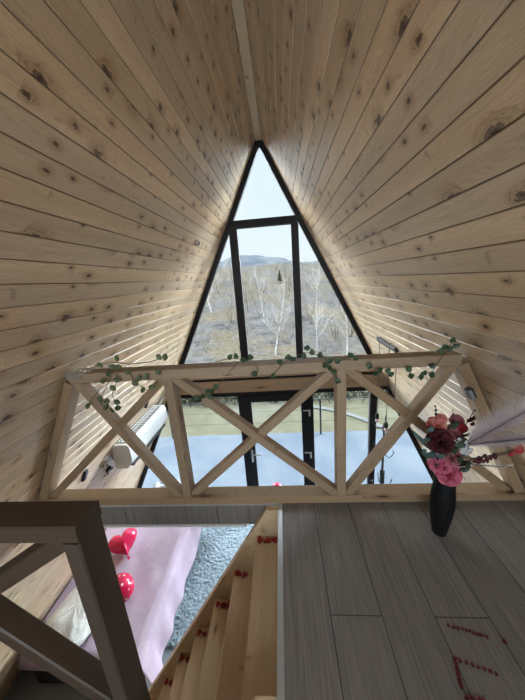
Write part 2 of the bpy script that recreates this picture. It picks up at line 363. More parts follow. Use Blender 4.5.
# ------------------------------------------------------------------ gable glazing
def gable_window():
    F_ = YW; D = .07
    fr = MB(); w_ = .075
    def slope_bar(sg, z0, z1, wd=w_):
        pts = [(sg*(hw(z0)), F_, z0), (sg*(hw(z1)), F_, z1), (sg*max(hw(z1)-wd, 0), F_, z1), (sg*(hw(z0)-wd), F_, z0)]
        fr.poly(pts, (0, 1, 0), D)
    zap = H-w_/SL
    for sg in (-1, 1): slope_bar(sg, -.11, zap)
    fr.poly([(-hw(zap), F_, zap), (hw(zap), F_, zap), (0, F_, H)], (0, 1, 0), D)
    fr.box((-hw(2.13)+.05, F_-.012, 2.13), (hw(2.22)-.05, F_+D, 2.23))                 # transom
    o = fr.obj('window_1', M_frame, kind='structure')
    for x0, x1 in ((-.50, -.385), (.365, .468)):
        MB().box((x0, F_-.012, .0), (x1, F_+D, 2.13)).obj('mullion', M_frame, o)
    MB().box((-hw(0)+.03, F_-.012, -.11), (hw(0)-.03, F_+D, -.03)).obj('bottom_rail', M_frame, o)
    gy = F_+.035
    def pane(pts): MB().poly(pts, (0, 1, 0), .006).obj('pane', M_glass, o)
    i = w_-.02
    pane([(-hw(2.21)+i, gy, 2.21), (hw(2.21)-i, gy, 2.21), (.01, gy, H-w_/SL-.0), (-.01, gy, H-w_/SL)])
    pane([(-.40, gy, -.05), (.38, gy, -.05), (.38, gy, 2.15), (-.40, gy, 2.15)])
    pane([(-hw(-.05)+i, gy, -.05), (-.48, gy, -.05), (-.48, gy, 2.15), (-hw(2.15)+i-.01, gy, 2.15)])
    pane([(.45, gy, -.05), (hw(-.05)-i, gy, -.05), (hw(2.15)-i+.01, gy, 2.15), (.45, gy, 2.15)])
    # lower glazing
    fr = MB()
    for sg in (-1, 1):
        pts = [(sg*hw(ZF), F_, ZF), (sg*hw(-.32), F_, -.32), (sg*(hw(-.32)-w_), F_, -.32), (sg*(hw(ZF)-w_), F_, ZF)]; fr.poly(pts, (0, 1, 0), D)
    fr.box((-hw(-.32)+.02, F_-.01, -.39), (hw(-.32)-.02, F_+D, -.31)); fr.box((-hw(ZF)+.05, F_-.01, ZF), (-.6, F_+D, ZF+.08)); fr.box((.6, F_-.01, ZF), (hw(ZF)-.05, F_+D, ZF+.08))
    fr.box((-.615, F_-.012, ZF), (-.53, F_+D, -.39)); fr.box((.53, F_-.012, ZF), (.60, F_+D, -.39)); fr.box((1.50, F_-.012, ZF+.08), (1.60, F_+D, -.39))
    o = fr.obj('window_3', M_frame, kind='structure')
    def pane(pts): MB().poly(pts, (0, 1, 0), .006).obj('pane', M_glass, o)
    pane([(-hw(ZF)+i, gy, ZF+.05), (-.6, gy, ZF+.05), (-.6, gy, -.37), (-hw(-.37)+i, gy, -.37)])
    pane([(.59, gy, ZF+.05), (1.51, gy, ZF+.05), (1.51, gy, -.37), (.59, gy, -.37)])
    pane([(1.59, gy, ZF+.05), (hw(ZF)-i, gy, ZF+.05), (hw(-.37)-i-.01, gy, -.37), (1.59, gy, -.37)])
    # door leaf
    st = .125
    d = MB(); x0, x1, z0, z1 = -.53, .53, ZF+.02, -.395; y0, y1 = F_-.03, F_+.04
    d.box((x0, y0, z0), (x0+st, y1, z1)); d.box((x1-st, y0, z0), (x1, y1, z1)); d.box((x0+st, y0, z1-.1), (x1-st, y1, z1)); d.box((x0+st, y0, z0), (x1-st, y1, z0+.14))
    dr = d.obj('door_1', M_frame, kind='structure')
    MB().box((x0+st-.01, F_, z0+.13), (x1-st+.01, F_+.006, z1-.09)).obj('pane', M_glass, dr)
    h = MB(); hx = x0+.07; h.box((hx-.018, y0-.008, -1.62), (hx+.018, y0, -1.38)); h.tube([(hx, y0, -1.44), (hx, y0-.05, -1.44), (hx+.02, y0-.06, -1.44), (hx+.15, y0-.06, -1.445)], .011, 8)
    h.tube([(hx, y0, -1.56), (hx, y0-.022, -1.56)], .014, 8)
    h.obj('door_handle', M_steel, dr)
    for z in (-.72, -1.5, -2.25):
        h = MB(); h.box((x1-.012, y0-.012, z-.05), (x1+.02, y0, z+.05)); h.box((x1-.10, y0-.01, z+.03), (x1-.012, y0, z+.05)); h.tube([(x1+.004, y0-.016, z-.055), (x1+.004, y0-.016, z+.055)], .012, 8); h.obj('hinge', M_steel, dr)
gable_window()
b = MB(); zt, zb = -.11, -.31
b.poly([(-hw(zb)+.01, YW-.04, zb), (hw(zb)-.01, YW-.04, zb), (hw(zt)-.01, YW-.04, zt), (-hw(zt)+.01, YW-.04, zt)], (0, 1, 0), .12)
for i, f in enumerate(b.f): b.uv[i] = [(b.v[q][0], b.v[q][2]+b.v[q][1]) for q in f]
b.obj('beam_gable', M_rail, kind='structure')
b = MB()
b.beam((-hw(-.02)+.05, YW-.05, -.018), (hw(-.02)-.05, YW-.05, -.018), .16, .035)
b.obj('trim_4', M_rail, kind='structure')

# ------------------------------------------------------------------ balcony railing
RY = 1.49; RD = .09
rail = thing('balcony_railing', 'pale pine railing with crossed braces along the open edge of the loft', 'railing', (0, RY, 0))
zt0, zt1 = .885, .945
xl, xr = -hw(.945)+.03, hw(.945)-.03
MB().beam((xl, RY, .915), (xr, RY, .915), RD+.01, .06).obj('top_rail', M_rail, rail)
MB().beam((-hw(.06)+.015, RY, .028), (hw(.06)-.015, RY, .028), RD+.01, .055).obj('bottom_rail', M_rail, rail)
for px in (-.515, .485):
    MB().beam((px, RY, .055), (px, RY, .886), .055, RD, up=(0, 1, 0)).obj('post', M_rail, rail)
for sg in (-1, 1):
    o_ = .042
    MB().beam((sg*(hw(.055)-o_), RY, .055), (sg*(hw(.886)-o_), RY, .886), .055, RD, up=(0, 1, 0)).obj('end_post', M_rail, rail)
def brace(x0, z0, x1, z1, dy):
    d_ = Vector((x1-x0, 0, z1-z0)).normalized()*.045
    MB().beam(Vector((x0, RY+dy, z0))-d_, Vector((x1, RY+dy, z1))+d_, .05, .062, up=(0, 1, 0)).obj('brace', M_rail, rail)
brace(-hw(.88)+.10, .865, -.585, .075, -.008); brace(-hw(.06)+.13, .08, -.565, .865, .006)
brace(-.455, .865, .425, .08, -.008); brace(-.455, .08, .425, .865, .006)
brace(.545, .865, hw(.06)-.13, .08, .006); brace(.545, .08, hw(.88)-.10, .865, -.008)
b = MB(); bx, bz = -hw(.945)+.075, .946
b.box((bx-.05, RY-.06, bz-.002), (bx+.06, RY+.05, bz+.006)); b.box((bx-.05, RY-.062, bz-.03), (bx+.04, RY-.055, bz+.006))
for k in range(3): b.lathe([(.001, 0), (.008, .0), (.008, .005), (.001, .006)], 8, (bx-.03+.035*k, RY-.01, bz+.006))
b.obj('corner_bracket', M_steel, rail, label='silver metal corner bracket')

# ------------------------------------------------------------------ guard rail at the stair opening
GY = .605; gz = .788
g = thing('stair_guard_rail', 'brown timber guard rail with newel and crossed braces close in front of the stair opening', 'railing', (-.45, GY, 0))
gl = -hw(gz)+.02
MB().beam((gl, GY, gz-.028), (-.422, GY, gz-.028), .10, .056, c=.005).obj('top_rail', M_dark_rail, g)
MB().beam((-.45, GY, -.165), (-.45, GY, gz-.057), .052, .10, up=(0, 1, 0), c=.005).obj('newel_post', M_dark_rail, g)
MB().beam((-hw(.0)+.04, GY, -.12), (-hw(.7)+.04, GY, .74), .05, .09, up=(0, 1, 0)).obj('end_post', M_dark_rail, g)
def gbrace(a, c, dy): MB().beam((a[0], GY+dy, a[1]), (c[0], GY+dy, c[1]), .055, .07, up=(0, 1, 0), c=.005).obj('brace', M_dark_rail, g)
gbrace((-.46, .74), (-hw(.1)+.06, .06), -.008); gbrace((-.46, -.10), (-hw(.72)+.06, .73), .008)

# ------------------------------------------------------------------ staircase
st = thing('staircase', 'steep open-tread pine staircase rising through the opening in the loft floor', 'staircase', (-1.4, 1., ZF))
SX, SZ, NX, NZ = -.075, -.215, .172, .285       # nosing of the top tread, run, rise
n_t = 8; SY0, SY1 = .61, 1.40
def stringer(y0, nm):
    b = MB(); k = NZ/NX; x0, z0 = OX-.005, -.01
    x1 = SX-NX*(n_t-1)-.10; z_at = lambda x: z0+(x-x0)*k
    xf = x0+(ZF-z0)/k
    o_ = .075; b.poly([(x0, y0, z0), (x0-o_, y0, z0), (xf-o_, y0, ZF), (xf+.28, y0, ZF), (x0, y0, z0-.42)], (0, 1, 0), .04)
    for i, f in enumerate(b.f): b.uv[i] = [((b.v[q][0]-b.v[q][2])*.8, b.v[q][1]+(b.v[q][0]+b.v[q][2])*.35) for q in f]
    return b.obj(nm, M_stair, st)
stringer(SY1, 'stringer'); stringer(SY0-.04, 'stringer')
treads = []
for i in range(n_t):
    xx, zz = SX-NX*i, SZ-NZ*i
    if zz < ZF+.1: break
    x1 = min(xx+.25, OX-.01) if i else OX-.01
    b = MB(); b.beam((( xx+x1)/2, SY0, zz-.02), ((xx+x1)/2, SY1, zz-.02), x1-xx, .04, c=.006); b.obj('tread', M_stair, st); treads.append((xx, zz))

# ------------------------------------------------------------------ petals
def petal_mesh(nm, mt, s):
    b = MB()
    def fn(u, v):
        a = u*2*math.pi; r = s*v*(1+.18*math.sin(3*a+1)+.1*math.sin(5*a)); return Vector((r*math.cos(a), r*math.sin(a)*.8, .1*s+.35*s*v*v+.12*s*math.sin(2*a)*v))
    b.grid(fn, 10, 3); b.grid(lambda u, v: fn(1-u, v)*1-Vector((0, 0, .1*s)), 10, 3)
    return b.obj(nm, mt, smooth=True)
first = {}
def petal(p, s, rz, label, group, mt):
    k = mt.name
    if k not in first: o = petal_mesh('rose_petal', mt, .0075 if mt is M_petal else .024); first[k] = o
    else: o = first[k].copy(); COL.objects.link(o)
    o.location = p; o.scale = (s,)*3; o.rotation_euler = (0, 0, rz); tag(o, label, 'petal', group)
Z5 = lambda x, y: (425+x/5.25, 600+y/5.25)
rows = [('small dark red petal in the short slanting row nearest the board joint', 'petals in the short slanting row', [(122, 135), (150, 147), (172, 148), (195, 155), (215, 160), (235, 165), (255, 175), (275, 182), (292, 185), (322, 195)]),
        ('small dark red petal in the longer slanting row, lower on the loft floor', 'petals in the long slanting row', [(155, 308), (183, 320), (217, 332), (248, 342), (280, 355), (310, 363), (343, 377), (375, 390)]),
        ('small dark red petal in the upright column under the longer row', 'petals in the upright column', [(163, 335), (167, 355), (172, 375), (175, 395), (180, 417), (185, 438), (190, 457)]),
        ('small dark red petal in the last row at the bottom edge of the view', 'petals in the last row', [(220, 517), (240, 513), (262, 522), (285, 522), (310, 530)])]
for lb, gp, L in rows:
    for q in L:
        c = at(*Z5(*q), Z=.001); petal(c, R.uniform(.85, 1.15), R.uniform(0, 6), lb, gp, M_petal)
petal(at(*Z5(418, 222), Z=.001), 1.25, 1., 'single dark red petal lying apart on the loft floor beyond the short row', None, M_petal)
ords = ['top', 'second', 'third', 'fourth', 'fifth', 'sixth']
for i, (xx, zz) in enumerate(treads[:6]):
    n = 3 if i in (0, 2) else 2
    for k in range(n):
        petal(Vector((xx+.03+.045*k, SY1-.035-.008*(k % 2), zz+.001)), R.uniform(.8, 1.1), R.uniform(0, 6), 'red petal at the far end of the %s stair tread from the top' % ords[i] if i else 'red petal at the far end of the topmost stair tread', 'petals on the %s tread' % ords[i], M_petal2)

# ------------------------------------------------------------------ bed, bedding, rug
BX0, BX1, BY0, BY1, BZ = -2.52, -1.40, 1.66, 3.58, -1.99
bed = thing('bed', 'low bed with pale mattress along the sloping wall of the lower room', 'bed', ((BX0+BX1)/2, 2.7, ZF))
MB().box((BX0-.02, BY0+.03, ZF+.05), (BX1-.03, BY1, ZF+.30)).obj('bed_base', M_bed, bed)
for x in (BX0+.1, BX1-.12):
    for y in (BY0+.1, BY1-.1): MB().box((x-.03, y-.03, ZF), (x+.03, y+.03, ZF+.06)).obj('leg', M_bed, bed)
b = MB(); b.poly([(BX0, BY0, ZF+.3), (BX1, BY0, ZF+.3), (BX1, BY0, BZ-.02), (-hw(BZ)+.03, BY0, BZ-.02)], (0, 1, 0), BY1-BY0); b.obj('mattress', M_sheet, bed)
def blanket():
    b = MB(); W = BX1-(-hw(BZ)+.03); side = .42; tot = W+side; Y0, Y1 = BY0-.05, BY1-.08
    xl_ = -hw(BZ)+.03
    def fn(u, v):
        s = u*tot; y = Y0+(Y1-Y0)*v
        wr = noise.noise(Vector((s*2.2, y*1.3, 0)))*.018 + noise.noise(Vector((s*7, y*4, 4)))*.007 + .010*math.sin((s*.55+y)*9+noise.noise(Vector((s, y, 8)))*5)*max(0, .5-abs(s-.4))
        if s < W:
            x, z = xl_+s, BZ+.012+wr+.01
        else:
            t = s-W; a = min(t/.09, 1)*math.pi/2; x = BX1+.05*math.sin(a); z = BZ-.045*(1-math.cos(a))-max(0, t-.09)
            fold = math.sin(y*13+2*math.sin(y*3))*.5+.5; x += max(0, t-.03)*(.14+.09*fold); z += .012
            if v < .12: z -= (1-v/.12)*t*.3; x += (1-v/.12)*t*.25
        if v < .04 and s < W: z -= (1-v/.04)**2*.10
        return Vector((x, y, z))
    b.grid(fn, 70, 110)
    o = b.obj('blanket', M_pink, smooth=True, label='pale pink blanket spread over the low bed', cat='blanket')
    md = o.modifiers.new('thick', 'SOLIDIFY'); md.thickness = .012; md.offset = 1
blanket()
def pillow(name, loc, sx, sy, sz, rot, mt, label, cat, fuzz=.02):
    b = MB(); n, k = 48, 26
    def fn(u, v):
        a = 2*math.pi*u; ph = math.pi*(v-.5); c, s_ = math.cos(a), math.sin(a)
        e = .55; X = math.copysign(abs(c)**e, c); Yy = math.copysign(abs(s_)**e, s_); r = max(math.cos(ph), 0)**.55
        pz = math.sin(ph)*(1-.55*max(abs(X*r), abs(Yy*r))**3)
        p = Vector((X*r*sx, Yy*r*sy, pz*sz)); nn = noise.noise(p*12)*fuzz+noise.noise(p*35)*fuzz*.6
        return p*(1+nn*2)
    b.grid(fn, n, k); o = b.obj(name, mt, smooth=True, label=label, cat=cat); o.location = loc; o.rotation_euler = rot; return o
pillow('pillow', (-2.13, 1.93, BZ+.15), .33, .25, .115, (.05, .05, 1.45), M_fur, 'white fluffy pillow at the near end of the pink blanket', 'pillow', .05)
pillow('bedding_bundle', (-1.98, 3.84, -2.17), .34, .16, .30, (0, .2, .2), M_sheet, 'crumpled grey-white bedding heaped below the air conditioner by the glass', 'bedding', .12)
b = MB(); rx0, rx1, ry0, ry1 = -1.30, -.15, 2.0, 3.95
def rf(u, v):
    x, y = rx0-.06+(rx1-rx0+.06)*u, ry0+(ry1-ry0)*v; e = min(u, 1-u, v, 1-v); k = min(1, e/.015)
    p = Vector((x, y, 0)); h_ = .016+.010*noise.noise(p*28)+.010*noise.noise(p*55)+.006*noise.noise(p*9)
    return Vector((x+.006*noise.noise(p*40), y+.006*noise.noise(p*43+Vector((5, 0, 0))), ZF+.002+max(0, h_)*k))
b.grid(rf, 110, 190); b.obj('rug', M_rug, smooth=True, label='blue-grey shaggy rug on the lower floor beside the bed', cat='rug')

# ------------------------------------------------------------------ balloons
def heart_balloon(loc, s, rot, mt, label):
    t = thing('heart_balloon', label, 'balloon', loc)
    b = MB()
    def out(a):
        x = 16*math.sin(a)**3; y = 13*math.cos(a)-5*math.cos(2*a)-2*math.cos(3*a)-math.cos(4*a); return x/17, (y+1.5)/17
    Mr = Matrix.Rotation(rot[2], 3, 'Z') @ Matrix.Rotation(rot[0], 3, 'X')
    for sg in (1, -1):
        def fn(u, v, sg=sg):
            x, y = out(2*math.pi*u*sg); r = math.sin(v*math.pi/2); zz = math.cos(v*math.pi/2)**.75*.52
            wr = 1+.05*math.sin(u*60)*v**6
            p = Vector((x*r*wr, y*r*wr, sg*zz)); return Mr @ (p*s) + Vector(loc)
        b.grid(fn, 60, 14)
    b.obj('balloon_body', mt, t, smooth=True)
    tail = Mr @ Vector((0, -1.0*s, 0)); MB().beam(Vector(loc)+tail*.98, Vector(loc)+tail*1.2, .03, .004).obj('inflation_tail', mt, t)
    return t
heart_balloon((-2.08, 2.70, BZ+.155), .19, (.25, 0, .75), M_redfoil, 'shiny plain red heart balloon farther along the pink blanket')
def round_balloon(loc, s, label, mt, tilt=(.8, 0, 2.2), nm='round_balloon'):
    t = thing(nm, label, 'balloon', loc); b = MB()
    prof = [(.001, s*1.0)]+[(s*.86*math.sin(a)*(1+.0*a), s*math.cos(a)*(1 if a < 1.57 else 1.22)) for a in [i*math.pi/24 for i in range(1, 24)]]+[(.012, -s*1.23)]
    Mr = Matrix.Rotation(tilt[2], 3, 'Z') @ Matrix.Rotation(tilt[0], 3, 'X')
    b.lathe(prof[::-1], 36, loc, M=Mr); b.obj('balloon_body', mt, t, smooth=True)
    k = MB(); k.lathe([(.02, -s*1.30), (.008, -s*1.25), (.012, -s*1.22)], 10, loc, M=Mr); k.obj('knot', mt, t)
    return t
round_balloon((-1.79, 2.16, BZ+.16), .15, 'red balloon with white polka dots beside the white pillow', M_dots, (1.35, 0, .7), 'polka_dot_balloon')
round_balloon((-.062, 3.78, -1.99), .12, 'red balloon on a ribbon near the glass door, only its top above the railing bottom', M_redfoil, (0, 0, 0))
MB().tube([(-.062, 3.78, -2.14), (-.055, 3.775, -2.3), (-.07, 3.78, ZF+.004)], .003, 5).obj('ribbon', M_redfoil, bpy.data.objects['round_balloon'])
# ------------------------------------------------------------------ air conditioner on the left wall
def aircon():
    y0, y1 = 2.44, 3.40; xb, xf, zt, zb = -1.735, -1.53, -.19, -.48
    t = thing('air_conditioner', 'white split air conditioner hanging on the left sloping wall near the glass', 'air conditioner', (xb, (y0+y1)/2, zb))
    pr = [(xb, zb), (xb, zt), (xf-.035, zt), (xf-.008, zt-.02), (xf, zt-.06), (xf, zb+.10), (xf-.02, zb+.05), (xf-.07, zb)]
    b = MB(); b.poly([(x, y0, z) for x, z in pr], (0, 1, 0), y1-y0); o = b.obj('body', M_white, t)
    g_ = MB()
    g_.box((xb+.02, y0+.04, zt-.0), (xf-.045, y1-.04, zt+.003)); g_.obj('intake_grille', M_grill, t)
    g2 = MB()
    for i in range(22):
        y = y0+.05+i*(y1-y0-.1)/21; g2.box((xb+.02, y-.006, zt+.002), (xf-.045, y+.006, zt+.009))
    for x in (xb+.06, xb+.10): g2.box((x-.003, y0+.04, zt+.002), (x+.003, y1-.04, zt+.011))
    g2.obj('grille_bars', M_white, t)
    MB().box((xf-.06, y0+.05, zb+.0), (xf-.025, y1-.05, zb+.035)).obj('louvre', M_grill, t)
    for ya, yb in ((y0+.1, y0+.16), (y1-.16, y1-.1)): MB().box((-hw(zb), ya, zb+.04), (xb+.005, yb, zb+.07)).obj('mounting_bracket', M_steel, t)
    MB().tube([(xb+.02, y1-.03, zb+.06), (xb+.0, y1+.06, zb+.08), (xb-.05, y1+.12, zb+.14), (-hw(zb+.2)+.02, y1+.2, zb+.2), (-hw(zb+.3)+.02, y1+.28, zb+.3)], .018, 8).obj('pipe', M_white, t)
aircon()
nL = Vector((1, 0, -SL)).normalized(); nR = Vector((-1, 0, -SL)).normalized()
def onwall(sg, y, z): return Vector((sg*hw(z), y, z))
def wallframe(sg): # columns: along Y, along slope, normal
    n = nL if sg < 0 else nR; a = Vector((0, 1, 0)); s_ = n.cross(a) ; return Matrix((a, s_, n)).transposed()
# round white wall box with cables, remote, adapter
c = onwall(-1, 2.36, -.355); Mw = wallframe(-1)
t = thing('wall_socket_box', 'round white socket box on the left wall below the air conditioner', 'socket', c)
MB().lathe([(.001, 0), (.038, 0), (.038, .02), (.032, .028), (.001, .028)], 24, c, M=Mw).obj('box', M_white, t, smooth=False)
b = MB(); b.lathe([(.001, 0), (.017, .0), (.017, .004), (.001, .004)], 20, c+nL*.028, M=Mw); b.obj('socket_face', M_grill, t)
c2 = onwall(-1, 2.47, -.50)
t = thing('power_adapter', 'black power adapter with tangled cables under the round socket box', 'adapter', c2)
b = MB(); Q = Mw; b.box((-.03, -.02, 0), (.03, .02, .03)); b.v = [tuple(Q @ Vector(v)+c2) for v in b.v]; b.obj('body', M_blackp, t)
b = MB()
for k in range(4):
    R2 = random.Random(k); P = [c2+nL*.02]
    for i in range(9): P.append(P[-1]+Vector((0, R2.uniform(-.035, .04), R2.uniform(-.035, .022)))); P[-1].x = -hw(P[-1].z)+.015+.01*(i % 2)
    MB().tube(P, .0028, 5).obj('cable', M_blackp, t)
b.tube([c+nL*.02, c+nL*.03+Vector((0, -.05, .03)), c+nL*.02+Vector((0, -.12, .06)), c+nL*.012+Vector((0, -.2, .06))], .003, 5)
b.obj('cable', M_blackp, t)
c3 = onwall(-1, 1.99, -.19); t = thing('remote_control', 'dark remote control in a holder on the left wall beside the socket box', 'remote', c3)
b = MB(); b.box((-.018, -.06, 0), (.018, .06, .02)); b.v = [tuple(Q @ Vector(v)+c3) for v in b.v]; b.obj('holder', M_blackp, t)
b = MB(); b.box((-.014, -.05, .02), (.014, .045, .028)); b.v = [tuple(Q @ Vector(v)+c3) for v in b.v]; b.obj('keypad', mat('dark_violet_plastic', (.05, .04, .09), .4), t)
c4 = onwall(-1, 3.05, .02)
b = MB(); b.box((-.012, -.075, 0), (.012, .075, .03)); b.v = [tuple(Q @ Vector(v)+c4) for v in b.v]
b.obj('wall_bracket', M_black, label='slim black bracket on the left wall above the air conditioner', cat='bracket')
# wall spotlight high on the left wall
c5 = onwall(-1, 3.0, 1.846); t = thing('wall_spotlight', 'small beige round spotlight high on the left wall near the gable window', 'spotlight', c5)
MB().lathe([(.001, 0), (.03, 0), (.03, .03), (.026, .045), (.001, .045)], 20, c5, M=Mw).obj('housing', mat('beige_metal', (.45, .38, .3), .4), t)
MB().lathe([(.001, 0), (.018, 0), (.018, .003), (.001, .003)], 20, c5+nL*.045, M=Mw).obj('lens', M_black, t)
# small dark box on the right end post
c6 = at(470, 393, Y=1.43); t = thing('motion_sensor', 'small dark sensor box clipped to the right slanted end post of the railing', 'sensor', c6)
b = MB(); b.box((-.014, -.02, -.03), (.014, .016, .03)); b.v = [tuple(Matrix.Rotation(-.45, 3, 'Y') @ Vector(v)+c6) for v in b.v]; b.obj('body', M_blackp, t)
b = MB(); b.box((-.012, -.022, -.028), (.004, -.02, .028)); b.v = [tuple(Matrix.Rotation(-.45, 3, 'Y') @ Vector(v)+c6) for v in b.v]; b.obj('face', mat('pale_blue_plastic', (.4, .42, .5), .4), t)

# ------------------------------------------------------------------ pendant lamps on a bar on the right wall, coat stand
pa, pb = onwall(1, 3.12, .66), onwall(1, 2.62, .66)
t = thing('pendant_lamp', 'black lamp bar on the right wall with bare sockets hanging on long cords', 'lamp', pa)
MB().beam(pa+nR*.022, pb+nR*.022, .05, .035, up=nR).obj('ceiling_bar', M_black, t)
for (y, px, py) in ((3.05, 377, 417), (2.86, 386, 426), (2.72, 394, 408)):
    a0 = onwall(1, y, .66)+nR*.03; bot = at(px, py, Y=y); x_ = bot.x
    hook = [a0, a0+Vector((-.03, 0, .05)), Vector((x_+.01, y, a0.z+.05)), Vector((x_, y, a0.z+.0)), Vector((x_, y, bot.z+.05))]
    cd = MB().tube(hook, .0035, 6).obj('cord', M_black, t)
    if py > 410:
        MB().lathe([(.004, .055), (.014, .05), (.022, .03), (.024, -.01), (.02, -.02), (.012, -.022)][::-1], 16, (x_, y, bot.z)).obj('socket', M_black, t)
        MB().lathe([(.001, -.072), (.014, -.066), (.022, -.05), (.018, -.033), (.010, -.02)], 16, (x_, y, bot.z)).obj('bulb', mat('bulb_glass', (.75, .6, .58), .2), t, smooth=True)
cx, cy = 1.62, 3.76
t = thing('coat_stand', 'tall black metal coat stand with curled hooks beside the glass on the lower floor', 'coat stand', (cx, cy, ZF))
MB().tube([(cx, cy, ZF+.25), (cx, cy, -1.25), (cx, cy, -.80)], [.018, .016, .013], 10).obj('pole', M_black, t)
MB().tube([(cx, cy, -1.86), (cx, cy, -1.62)], .036, 12).obj('collar', M_black, t)
for k in range(4):
    a = k*math.pi/2+.5; dx, dy = math.cos(a), math.sin(a)
    MB().tube([(cx, cy, ZF+.32), (cx+dx*.10, cy+dy*.10, ZF+.28), (cx+dx*.2, cy+dy*.2, ZF+.08), (cx+dx*.26, cy+dy*.26, ZF+.012)], .012, 8).obj('leg', M_black, t)
for zz, n_, L_ in ((-1.90, 4, .15), (-1.30, 4, .16), (-.86, 4, .17)):
    for k in range(n_):
        a = k*2*math.pi/n_+.4+zz; dx, dy = math.cos(a), math.sin(a)
        P = [(cx, cy, zz)]+[(cx+dx*L_*(q/6)**.8*1., cy+dy*L_*(q/6)**.8, zz-.055*math.sin(q/6*math.pi)+.05*(q/6)**3) for q in range(1, 7)]
        P += [(cx+dx*(L_+.012), cy+dy*(L_+.012), zz+.08), (cx+dx*(L_-.01), cy+dy*(L_-.01), zz+.10)]
        MB().tube(P, .006, 6).obj('hook', M_black, t)
b = MB(); wc = Vector((cx+.10, cy-.03, -1.16))
for k in range(3):
    ph = k*1.2; b.tube([wc+Vector((.075*math.cos(ph+q*.45)*(1-q*.03), 0, .11*math.sin(ph+q*.62)*(1-q*.02))) for q in range(18)], .003, 5)
b.tube([(cx, cy, -1.3), wc+Vector((-.02, .01, -.1)), wc], .004, 5)
b.obj('wire_ornament', M_steel, t, label='thin pale curled wire ornament')

# ------------------------------------------------------------------ vase and bouquet
VX, VY = .965, 1.24
b = MB(); prof = [(r_*(.82 if z_ > .003 else .9), z_) for r_, z_ in [(.001, 0), (.038, 0), (.043, .004), (.054, .06), (.066, .13), (.0715, .19), (.069, .25), (.060, .31), (.050, .355), (.048, .385), (.043, .385), (.044, .35), (.052, .30), (.055, .2), (.001, .05)]]
b.lathe(prof, 48, (VX, VY, 0)); b.obj('vase', M_vase, smooth=True, label='tall matte black vase standing on the grey loft floor', cat='vase')
neck = Vector((VX, VY, .36))
def stem(o, tip, r=.0025, parent=None):
    mid = (neck+tip)/2+Vector((0, 0, .04)); MB().tube([Vector((VX+(tip.x-VX)*.1, VY+(tip.y-VY)*.1, .10)), neck+(tip-neck)*.06, mid, tip], r, 6).obj('stem', M_stem, parent)
def petal_patch(b, c, d, up, w, l, cup):
    """cupped petal rooted at c, pointing d, facing up"""
    x = d.cross(up).normalized()
    def fn(u, v):
        s_ = (u-.5)*2; ww = w*(math.sin(min(v*1.15+.12, 1.)*math.pi*.5))*(1-.25*max(0, v-.8)/.2)
        return c + d*l*v*(1-.12*s_*s_) + x*s_*ww*.5 + up*(cup*(s_*s_*.6-.3)*l*.6 + l*.25*math.sin(v*2.2)) + up*(-l*.18*max(0, v-.75))
    b.grid(fn, 5, 5)
def rose(name, c, rad_, mt, label, cat='flower', face=Vector((-.3, -.8, .5)), layers=5):
    rad = rad_*1.18; t = thing(name, label, cat, c); b = MB(); n = face.normalized(); ax = n.cross(Vector((0, 0, 1))).normalized(); ay = n.cross(ax)
    for L_ in range(layers):
        k = 3+L_*1; f = (L_+1)/layers
        for i in range(k):
            a = 2*math.pi*i/k+L_*.9+R.uniform(-.15, .15); out = ax*math.cos(a)+ay*math.sin(a)
            d = (out*(.25+1.1*f)+n*(1.25-f*1.05)).normalized(); u_ = (n*(.3+f)-out*(1.2-f)).normalized(); u_ = (u_-d*u_.dot(d)).normalized()
            petal_patch(b, c+out*rad*.06-n*rad*.25, d, u_, rad*(.65+.55*f), rad*(.75+.3*f), .9)
    o = b.obj('bloom', mt, t, smooth=True); stem(None, c-n*rad*.3, .0025, t); return t
C = lambda nm, a, b_: mottled(nm, a, b_, 30., .75)
M_pk = C('hot_pink_petal', (.50, .08, .16), (.62, .17, .24)); M_co = C('coral_pink_petal', (.50, .13, .12), (.62, .24, .20)); M_bu = C('burgundy_petal', (.05, .004, .010), (.09, .008, .016))
M_rd = C('crimson_petal', (.28, .012, .02), (.4, .03, .035)); M_dp = C('dusty_pink_petal', (.36, .10, .13), (.46, .18, .19))
Z4 = lambda x, y: (400+x/4.2, 390+y/4.2)
def fp(q, Y): return at(*Z4(*q), Y=Y)
rose('carnation', fp((203, 350), 1.17), .046, M_pk, 'bright hot pink bloom hanging lowest over the vase mouth')
rose('carnation', fp((150, 312), 1.17), .028, M_pk, 'small pink bloom at lower edge of the bouquet above the hot pink one')
rose('rose', fp((168, 215), 1.16), .046, M_bu, 'large dark burgundy rose in the middle of the bouquet', layers=6)
rose('gladiolus', fp((152, 148), 1.22), .034, M_co, 'coral pink bloom at the upper edge of the bouquet, above the burgundy rose')
rose('gladiolus', fp((172, 122), 1.24), .022, M_co, 'small coral bloom at the very top of the bouquet, above the burgundy rose')
rose('gladiolus', fp((238, 130), 1.24), .026, M_dp, 'dusty pink bloom at the top of the bouquet by the dark budded twig')
rose('gladiolus', fp((228, 175), 1.21), .030, M_dp, 'dusty pink bloom between the burgundy rose and the pale plume')
rose('carnation', fp((215, 280), 1.18), .036, M_dp, 'dusty pink bloom just under the burgundy rose')
rose('carnation', fp((185, 322), 1.16), .026, M_pk, 'pink bloom tucked beside the hot pink bloom on top of the vase')
rose('blossom', fp((262, 160), 1.2), .018, M_rd, 'little red blossom near the base of the pale plume')
